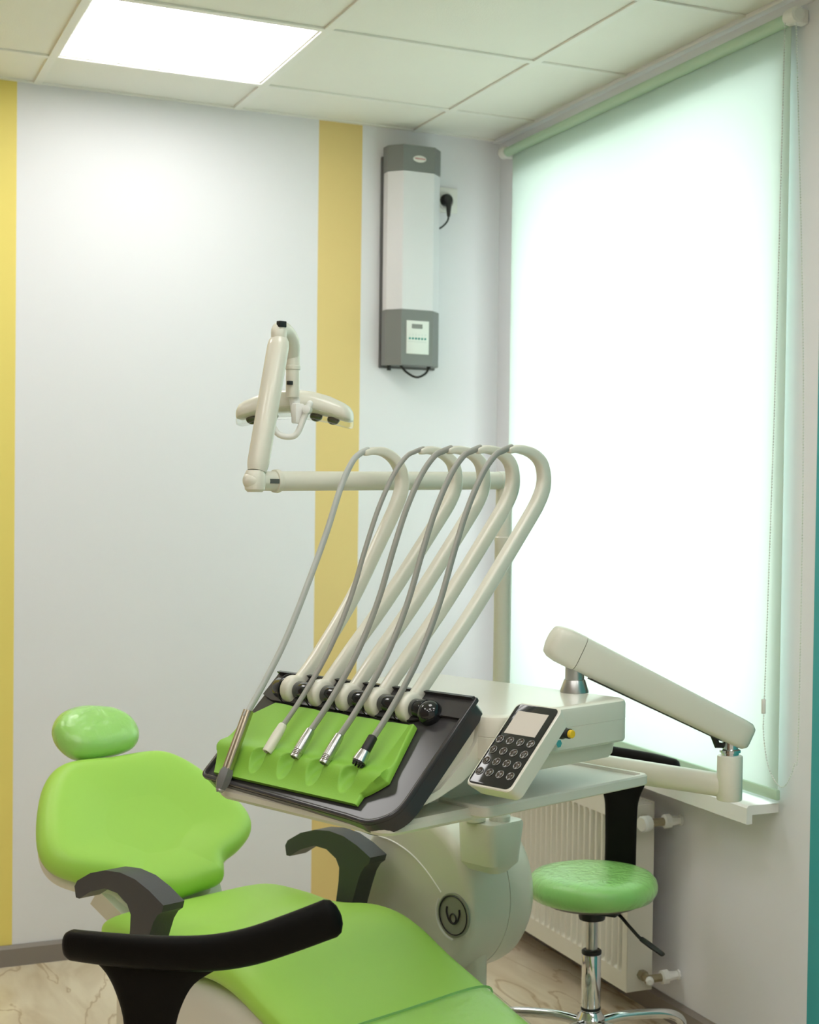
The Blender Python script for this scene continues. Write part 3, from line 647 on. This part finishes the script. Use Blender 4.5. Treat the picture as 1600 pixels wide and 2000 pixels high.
bm = B(); rings(bm, [rrect(-.066, .488, .045, .408, .966, .03), rrect(-.068, .490, .043, .410, .970, .03), rrect(-.068, .490, .043, .410, 1.0065, .03), rrect(-.067, .489, .044, .409, 1.0075, .03), rrect(-.068, .490, .043, .410, 1.0085, .03), rrect(-.068, .490, .043, .410, 1.036, .03), rrect(-.066, .488, .045, .408, 1.0415, .028), rrect(-.060, .482, .052, .402, 1.0445, .025), rrect(-.052, .474, .060, .394, 1.045, .02)]); finish(bm, 'top_cover', cream, uc, ang=25)
# pull-out shelf
bm = B(); rings(bm, [rrect(.0, .462, .047, .50, .866, .02), rrect(-.003, .466, .044, .503, .869, .02), rrect(-.003, .466, .044, .503, .884, .02), rrect(.0, .463, .047, .50, .887, .018), rrect(.008, .455, .055, .492, .887, .014), rrect(.010, .453, .057, .49, .881, .012)]); finish(bm, 'side_shelf', tray_cream, uc, ang=25)
bm = B(); rings(bm, [rrect(-.04, .424, -.145, .10, .858, .03), rrect(-.046, .430, -.150, .10, .864, .03), rrect(-.046, .430, -.150, .10, .873, .03), rrect(-.040, .424, -.145, .10, .880, .03)]); finish(bm, 'bottom_cover', cream, uc, ang=25)
bm = B(); cyl(bm, (.20, .22, .885), (.20, .22, .94), .05, bev=.004); finish(bm, 'shelf_stem', cream2, uc)
# smoked tray: slab following the slope with raised rim and wrapped ends
def slab(pts, h0, h1, bev):
    b_ = B(); prism(b_, [SL(a, s, h0) for a, s in pts], N_*(h1-h0), bev, 3); return b_
tp = rounded([(-.089, -.012, .02), (-.089, .246, .045), (.452, .250, .03), (.452, -.005, .034), (.400, -.034, .022), (.34, -.030, 0), (-.05, -.018, 0)])
tr = finish(slab(tp, -.030, -.002, .007), 'instrument_tray', smoke, uc)
def rim(pts, w_, h_):
    b_ = B(); tube(b_, pts, w_, side=N_, h=h_, seg=12, pw=.6, ends=True); return b_
finish(rim([SL(a, s, .000) for a, s in [(x, y) for x, y in rounded([(.447, .245, 0), (.447, -.003, .031), (.398, -.029, .020), (.34, -.025, 0), (-.084, -.012, .015), (-.084, .05, 0)])[0:]]], .005, .0045), 'tray_rim', smoke, tr)
bm = B(); prism(bm, [SL(.400, .20, .001), SL(.448, .20, .001), SL(.448, .247, .001), SL(-.085, .243, .001), SL(-.085, .185, .001), SL(-.05, .175, .001), SL(.33, .178, .001)], N_*.004, .002); finish(bm, 'hub_channel', smoke, tr)
bm = B(); prism(bm, [SL(-.083, .236, .003), SL(.448, .240, .003), SL(.448, .247, -.002), SL(-.083, .243, -.002)], N_*.010+S_*.0, .003); finish(bm, 'top_lip', smoke, tr)
# pivot barrel between hubs
HA = [-.003, .078, .157, .237, .319]; HZ = 1.050
def hubp(a, db=0, dz=0): return Vector((a, .0+db, HZ-.002+dz))
for i in range(5):
    a0 = HA[i]+.013
    a1 = HA[i+1]-.017 if i < 4 else HA[i]+.042
    bm = B(); lathe(bm, [(.012, 0), (.0165, .001), (.0175, .003), (.0175, a1-a0-.003), (.0165, a1-a0-.001), (.012, a1-a0)], hubp(a0), (1, 0, 0), 28); finish(bm, 'pivot_collar', blackg, uc)
bm = B(); cyl(bm, hubp(HA[0]-.045), hubp(HA[4]+.03), .009, seg=16); finish(bm, 'pivot_rod', blkp, uc)
bm = B(); lathe(bm, [(.012, 0), (.019, .001), (.020, .003), (.020, .022)], hubp(HA[0]-.045), (1, 0, 0), 28); finish(bm, 'pivot_collar', blackg, uc)
bm = B(); sph(bm, hubp(HA[4]+.054, -.001, -.005), .0228, 28, 18); finish(bm, 'end_ball', blackg, uc)
bm = B(); tube(bm, spline([(.02, .02, .862), (.0, .05, .86), (-.20, .36, .80), (-.40, .52, .745), (-.495, .548, .69), (-.479, .548, .63), (-.464, .548, .55), (-.46, .548, .476), (-.47, .53, .30), (-.45, .50, .05)], 8), .0035, seg=8); finish(bm, 'supply_hose', hose_l, uc)
# control panel on its own tilted plane
KN, KS = Vector((0, -.700, .714)), Vector((0, .714, .700))
def KP(a, s, h=0): return Vector((a, -.043, .946))+KS*s+KN*h
kw = .172
def krr(x0, x1, s0, s1, h, r=.012, n=5):
    return [KP(p.x, p.y, h) for p in rrect(x0, x1, s0, s1, 0, r, n)]
bm = B(); rings(bm, [krr(.512, .600, .012, kw-.01, -.034), krr(.507, .605, .004, kw-.003, -.030), krr(.503, .606, -.001, kw+.003, -.006), krr(.503, .606, -.002, kw+.003, -.001), krr(.5045, .6045, -.0005, kw+.0015, .0008)]); kp = finish(bm, 'control_panel', cream, uc, ang=30)
bm = B(); rings(bm, [krr(.507, .602, .002, kw-.001, .0005, .010), krr(.507, .602, .002, kw-.001, .0016, .010), krr(.508, .601, .003, kw-.002, .0020, .010)]); finish(bm, 'glass_face', blackg, kp)
bm = B(); prism(bm, [KP(a, s, .0018) for a, s in ((.518, .108), (.588, .108), (.588, .156), (.518, .156))], KN*.0008); finish(bm, 'display', screen_m, kp)
bm1 = None
for r_ in range(4):
    for c_ in range(4):
        cc = KP(.5185+.0235*c_, .094-.0225*r_, .0020)
        bm = B(); lathe(bm, [(.0075, 0), (.0075, .0010), (.0068, .0014), (.0062, .0010), (.0, .0008)], cc, KN, 24); bt = finish(bm, 'button', btn_m, kp)
        bm = B(); tube(bm, [cc+KN*.0010+Vector((1, 0, 0))*.0072*math.cos(t_)+KS*.0072*math.sin(t_) for t_ in [2*math.pi*k/24 for k in range(24)]], .00055, seg=5, closed=True)
        ic = (r_*4+c_) % 5; X_ = Vector((1, 0, 0)); h_ = KN*.0014
        seg_ = {0: [((-.003, .001), (.003, .001)), ((-.003, -.001), (.003, -.001))], 1: [((0, .003), (0, -.003)), ((-.0015, .001), (.0015, .001))], 2: [((-.0025, -.002), (-.0025, .002)), ((0, -.002), (0, .002)), ((.0025, -.002), (.0025, .002))], 3: [((-.003, -.002), (0, .002)), ((0, .002), (.003, -.002))], 4: [((-.0025, .0025), (.0025, -.0025))]}[ic]
        for (x0, y0), (x1, y1) in seg_: tube(bm, [cc+X_*x0+KS*y0+h_, cc+X_*x1+KS*y1+h_], .00035, seg=4)
        mk = bpy.data.objects.new; me_off = OFF[kp.name]
        o = finish(bm, 'button_ring', ring_m, kp)
bm = B(); tube(bm, [(.48, .09, .985), (.55, .085, .975), (.56, .07, .99)], .012, seg=14, ends=True); finish(bm, 'panel_mount', cream2, uc)
bm = B(); cyl(bm, (.488, .165, .998), (.520, .165, .998), .0035, seg=12); cyl(bm, (.488, .190, .985), (.503, .190, .985), .0075, seg=6); cyl(bm, (.488, .150, .978), (.512, .150, .978), .0085, seg=6); finish(bm, 'hose_fitting', chrome, uc)
bm = B(); lathe(bm, [(.004, 0), (.004, .010), (.0118, .012), (.0118, .022), (.0090, .026), (.0090, .038), (.007, .039)], (.500, .180, 1.008), (1, -.05, 0), 24); kb = finish(bm, 'adjusting_knob', blkp, uc)
bm = B(); lathe(bm, [(.0072, 0), (.0072, .006), (.0060, .007)], (.5385, .1780, 1.008), (1, -.05, 0), 24); lab(finish(bm, 'knob_cap', yellow, kb), 'yellow cap')

# green silicone mat, a height field over the slope
mt = B(); NA, NS = 300, 110
cen = [.052, .133, .214, .302]
def lerp(a, b, t): return a+(b-a)*t
rows_ = []
for j in range(NS+1):
    s = lerp(-.004, .168, j/NS); rowv = []
    aL = -.083 if s < .125 else lerp(-.083, -.030, (s-.125)/.043)
    if s < .045: aL = lerp(-.052, -.083, max(0, (s+.004)/.049))
    aR = lerp(.385, .361, (s-.05)/.118) if s > .05 else lerp(.350, .385, min(1, max(0, (s-.016)/.034))**.8)
    for i in range(NA+1):
        a = lerp(aL, aR, i/NA)
        rid = math.exp(-((s-.052)/.020)**2) if s > .052 else math.exp(-((s-.052)/.028)**2)
        h = .005+.0155*rid
        fold = 0
        for c in cen:
            x = (a-c+.02*(s-.05)/.12*1.2)
            if s > .03: fold += .0035*math.exp(-((x)/.016)**2)*min(1, (s-.03)/.03)
            xs_ = (a-c)/.019; ss = (s-.034)/.032
            r2_ = xs_*xs_+ss*ss
            if r2_ < 2: h = min(h, .0035+.010*r2_**2.2)
        h -= fold
        edge_ = min(i/NA, 1-i/NA)*(aR-aL); h = min(h, .002+edge_*1.6) if edge_ < .006 else h
        h += .010*max(0, (a-.345)/.03)*max(0, min(1, (s-.06)/.1)) if a > .345 else 0
        rowv.append(mt.verts.new(SL(a, s, max(h, .0012)+.003)))
    rows_.append(rowv)
for a_, b_ in zip(rows_, rows_[1:]):
    for i in range(NA): mt.faces.new((a_[i], a_[i+1], b_[i+1], b_[i]))
be = [e for e in mt.edges if e.is_boundary]
r_ = bmesh.ops.extrude_edge_only(mt, edges=be); vv = [v for v in r_['geom'] if isinstance(v, bmesh.types.BMVert)]
for v in vv:
    h = (v.co-SL(0, 0, 0)).dot(N_); v.co -= N_*(h-.0005)
go = finish(mt, 'silicone_mat', green_mat, None, ang=60)
# single mesh thing: place directly in the unit frame
go.name = 'silicone_mat'; go.location = UF[0]; go.rotation_euler = (0, 0, UF[1])
tag(go, 'lime green silicone instrument mat with finger hollows lying on the sloping black tray', 'mat')

# instrument whips: profile points (b, z) in the plane of each hub
WA = [(.0, 1.052), (.020, 1.072), (.068, 1.122), (.160, 1.216), (.288, 1.362), (.330, 1.415), (.343, 1.450), (.335, 1.484), (.308, 1.503), (.270, 1.510), (.247, 1.507)]
WH = [(.252, 1.509), (.230, 1.502), (.206, 1.491), (.172, 1.457), (.135, 1.392), (.103, 1.315), (.067, 1.222), (.018, 1.130), (-.046, 1.045), (-.094, .993)]
W0 = [(0, 1.052), (.018, 1.068), (.060, 1.112), (.142, 1.215), (.214, 1.330), (.255, 1.398), (.270, 1.438), (.266, 1.468), (.249, 1.491), (.222, 1.505), (.195, 1.507), (.172, 1.503)]
H0 = [(.178, 1.505), (.160, 1.498), (.138, 1.480), (.110, 1.435), (.075, 1.346), (.026, 1.239), (-.022, 1.144), (-.069, 1.070), (-.112, 1.010)]
LBL = ['instrument arm with the grey hexagonal syringe nozzle, outermost on the left', 'instrument arm whose hose ends in a short cream connector', 'instrument arm whose hose ends in a steel connector, next to the cream-tipped one', 'instrument arm whose hose ends in a steel connector, next to the black-sleeved one', 'instrument arm ending in a black sleeve and wide steel tip, nearest the keypad']
for i, a in enumerate(HA):
    pa, phh = (W0, H0) if i == 0 else (WA, WH)
    P = spline([(a, b_, z_) for b_, z_ in pa], 6); n = len(P)
    bm = B(); hw = [.0115+.003*min(1, k/(n*.45)) if k < n*.55 else .0145-.0085*((k/n-.55)/.45) for k in range(n)]
    tube(bm, P, [.0112 if k < n*.7 else .0112-.004*((k/n-.7)/.3) for k in range(n)], side=(1, 0, 0), h=hw, seg=20, pw=.55, ends=True); w_ = lab(finish(bm, 'instrument_arm', cream, uc, ang=50), LBL[i])
    bm = B(); lathe(bm, [(.012, 0), (.024, .0005), (.0265, .003), (.0275, .008), (.0275, .017), (.0265, .022), (.023, .0255), (.012, .026)], hubp(a-.013), (1, 0, 0), 36); finish(bm, 'pivot_hub', cream, w_, ang=50)
    bm = B(); tube(bm, [(a-.0145, .028*math.cos(t_), HZ-.002+.028*math.sin(t_)) for t_ in [2*math.pi*k/32 for k in range(32)]], .0012, seg=6, closed=True); finish(bm, 'hub_gasket', blkp, w_)
    P = spline([(a, b_, z_+.004*(k < 3)) for k, (b_, z_) in enumerate(phh)], 6)
    bm = B(); tube(bm, P, [.0042]*len(P) if i else [.0050]*len(P), side=(1, 0, 0), h=.0058 if i != 1 else .0045, seg=12, pw=.7, ends=True); finish(bm, 'hose', hose_l if i == 0 else hose_g, w_, ang=60)
    if i == 0:
        p, q = Vector((a, -.106, 1.018)), Vector((a, -.152, .915)); d = (q-p).normalized()
        bm = B()
        for s in (-1, 1): tube(bm, [p+Vector((s*.0042, 0, 0)), q+Vector((s*.0052, 0, 0))], .0052, h=.0078, side=(1, 0, 0), seg=14)
        lab(finish(bm, 'syringe_handle', brass, w_), 'twin-tube metal syringe handle')
        bm = B(); lathe(bm, [(.0105, 0), (.0135, .008), (.0140, .026), (.0095, .040)], q-d*.002, d, 6); lab(finish(bm, 'nozzle', dgrey, w_, ang=20), 'grey hexagonal nozzle')
        bm = B(); cyl(bm, q+d*.037, q+d*.041, .0080, seg=16)
        for k in range(6): cyl(bm, q+d*.040+Vector((.005*math.cos(k), 0, 0))+d.cross(Vector((1, 0, 0)))*.005*math.sin(k), q+d*.044+Vector((.005*math.cos(k), 0, 0))+d.cross(Vector((1, 0, 0)))*.005*math.sin(k), .0012, seg=6)
        finish(bm, 'nozzle_tip', steel, w_)
    else:
        p = Vector((a, -.088, 1.000)); d = Vector((0, -.62, -.785)).normalized(); L1 = .060
        if i < 4:
            r = .0082
            bm = B(); pr = [(r*.75, 0), (r*.95, .002), (r, .004)]
            pr += [(r+.0012, .022), (r+.0014, .040)]
            if i > 1:
                for k in range(4): pr += [(r+.0014, .044+k*.003), (r+.0007, .0455+k*.003)]
            pr += [(r+.0012, L1-.001), (r+.0004, L1), (r-.0014, L1), (r-.0016, L1-.008), (0, L1-.008)]
            lathe(bm, pr, p, d, 28); finish(bm, 'connector', cream if i == 1 else steel, w_, ang=20)
            bm = B()
            for k in range(4): t_ = k*math.pi/2+.4; q = p+d*(L1-.009)+Vector((.003*math.cos(t_), 0, 0))+d.cross(Vector((1, 0, 0)))*.003*math.sin(t_); cyl(bm, q, q+d*.008, .0010, seg=6)
            finish(bm, 'connector_pin', brass, w_)
        else:
            bm = B(); lathe(bm, [(.006, 0), (.0085, .002), (.0090, .030), (.0088, .031)], p-d*.008, d, 28); lab(finish(bm, 'sleeve', blkp, w_), 'black sleeve')
            bm = B(); lathe(bm, [(.0088, 0), (.0100, .001), (.0128, .018), (.0128, .022), (.0105, .0225)], p+d*.022, d, 28); lab(finish(bm, 'connector', steel, w_), 'wide steel tip')
            bm = B(); cyl(bm, p+d*.043, p+d*.047, .0112, seg=24)
            for k in range(9): t_ = 2*math.pi*k/9; q = p+d*.046+Vector((.0085*math.cos(t_), 0, 0))+d.cross(Vector((1, 0, 0)))*.0085*math.sin(t_); cyl(bm, q, q+d*.005, .0018, seg=8)
            finish(bm, 'connector_pin', blkp, w_)

# ------------------------------------------------------------------ operator stools
def make_stool(label, lift=0):
    t = thing('operator_stool', label, 'stool', (0, 0, 0), (Vector((0, 0, 0)), 0), 'operator stools')
    bm = B(); SH = .49; R_ = .163
    lathe(bm, [(.02, SH-.068), (R_-.03, SH-.068), (R_-.010, SH-.060), (R_-.001, SH-.045), (R_, SH-.032), (R_-.004, SH-.018), (R_-.016, SH-.006), (R_-.035, SH-.001), (R_-.07, SH+.002), (.04, SH+.001), (.001, SH)], seg=64); finish(bm, 'seat', mint, t, ang=80)
    bm = B(); lathe(bm, [(.02, SH-.082), (.06, SH-.082), (R_-.045, SH-.076), (R_-.03, SH-.066), (.02, SH-.066)], seg=40); box(bm, (0, 0, SH-.088), (.16, .10, .012), .003); finish(bm, 'seat_plate', blkp, t)
    bm = B(); lathe(bm, [(.020, 0), (.032, .004), (.034, .012), (.030, .030), (.028, .036)], (0, 0, SH-.122)); finish(bm, 'swivel_bracket', blkp, t)
    bm = B(); cyl(bm, (0, 0, .27), (0, 0, SH-.11), .0145); finish(bm, 'gas_piston', steel, t)
    bm = B(); lathe(bm, [(.021, 0), (.025, .003), (.025, .010), (.021, .013)], (0, 0, .283)); lab(finish(bm, 'piston_collar', blkp, t), 'black collar')
    bm = B(); cyl(bm, (0, 0, .142), (0, 0, .285), .0240, seg=32, bev=.003); finish(bm, 'column_tube', chrome, t)
    bm = B(); lathe(bm, [(.022, 0), (.034, .004), (.036, .012), (.036, .040), (.030, .048), (.026, .056)], (0, 0, .086)); finish(bm, 'base_hub', chrome, t)
    bm = B(); lathe(bm, [(.0245, 0), (.0250, .001), (.0250, .006), (.0245, .007)], (0, 0, .1455)); finish(bm, 'base_ring', blkp, t)
    for k in range(5):
        an = math.radians(72*k+STOOL_BASE); c, s = math.cos(an), math.sin(an)
        bm = B(); tube(bm, spline([(c*r, s*r, z) for r, z in ((.025, .112), (.08, .120), (.16, .119), (.215, .112), (.245, .094), (.252, .066))], 5), .0125, seg=14, ends=True); leg = finish(bm, 'leg', chrome, t)
        bm = B(); cx_, cy_ = c*.252, s*.252
        for q in (-1, 1): lathe(bm, [(.010, 0), (.0235, .001), (.025, .004), (.025, .014), (.0235, .017), (.010, .018)], (cx_-s*.004*q+ (-s)*(.0 if q > 0 else 0), cy_+c*.004*q, .025), (-s*q, c*q, 0), 20)
        box(bm, (cx_, cy_, .05), (.022, .022, .03), .004); finish(bm, 'caster', blkp, leg)
    # lever towards local +X/-Y
    bm = B(); tube(bm, spline([(.03, .0, SH-.092), (.07, -.01, SH-.094), (.105, -.02, SH-.118), (.135, -.028, SH-.140), (.15, -.032, SH-.146)], 5), .0042, seg=10); lv = finish(bm, 'height_lever', blkp, t)
    bm = B(); tube(bm, [(.142, -.030, SH-.143), (.17, -.037, SH-.155), (.2, -.044, SH-.168)], [.008, .010, .009], seg=10, h=[.006, .006, .005], ends=True); finish(bm, 'lever_grip', blkp, lv)
    # backrest: flared stem and asymmetric curved bar
    def yb(x): return .170-.55*(x+.02)**2
    cx_ = .012
    rowsz = [(.405, .040, .02), (.402, .041, .10), (.410, .042, .145), (.440, .043, .162), (.50, .043, .166), (.56, .044, .166), (.60, .047, .167), (.637, .060, .168), (.665, .078, .169), (.685, .106, .169), (.698, .128, .169)]
    rw = spline([Vector((z+lift*max(0, min(1, (z-.44)/.15)), hw, y)) for z, hw, y in rowsz], 3); Lr = []
    for i, r in enumerate(rw):
        up_ = (i/(len(rw)-1)); sec = []
        dz = rw[min(i+1, len(rw)-1)]-rw[max(i-1, 0)]; tn = Vector((0, dz.z, dz.x)).normalized(); nn = Vector((0, tn.z, -tn.y))
        m_ = 14
        for q in range(m_+1):
            f = -1+2*q/m_; x = cx_-f*-r.y; yy = r.z-(.55*(x+.02)**2)*max(0, (up_-.3)/.7)
            sec.append(Vector((x, yy, r.x+(.02 if 0 else 0)))+nn*.008*math.sqrt(max(0, 1-abs(f)**6)))
        for q in range(m_-1, 0, -1):
            f = -1+2*q/m_; x = cx_+f*r.y; yy = r.z-(.55*(x+.02)**2)*max(0, (up_-.3)/.7)
            sec.append(Vector((x, yy, r.x))-nn*.008*math.sqrt(max(0, 1-abs(f)**6)))
        Lr.append(sec)
    bm = B(); rings(bm, Lr); finish(bm, 'back_stem', black, t, ang=60)
    pts = [(.158, .150, .699), (.10, .166, .704), (.03, .175, .708), (-.04, .176, .712), (-.10, .172, .718), (-.16, .166, .732), (-.22, .152, .754), (-.275, .132, .776)]
    P = spline([(x, y, z+lift) for x, y, z in pts], 5); n = len(P)
    bm = B(); tube(bm, P, [.0245+.006*(k/n) for k in range(n)], side=(0, 0, 1), h=.017, seg=24, ends=True, pw=.85); finish(bm, 'back_bar', black, t, ang=60)
    return t
STOOL_BASE = 42
s1 = make_stool('chrome stool with a round mint green seat standing beside the radiator', .038)
s2 = make_stool('stool whose curved black backrest stands in the foreground before the patient chair')
rz = lambda rx, ry: math.atan2(-rx, ry)
s1.location = (1.775, 3.283, 0); s1.rotation_euler = (0, 0, rz(.76, .65))
s2.location = (.609, 2.461, 0); s2.rotation_euler = (0, 0, rz(-.666, -.747))
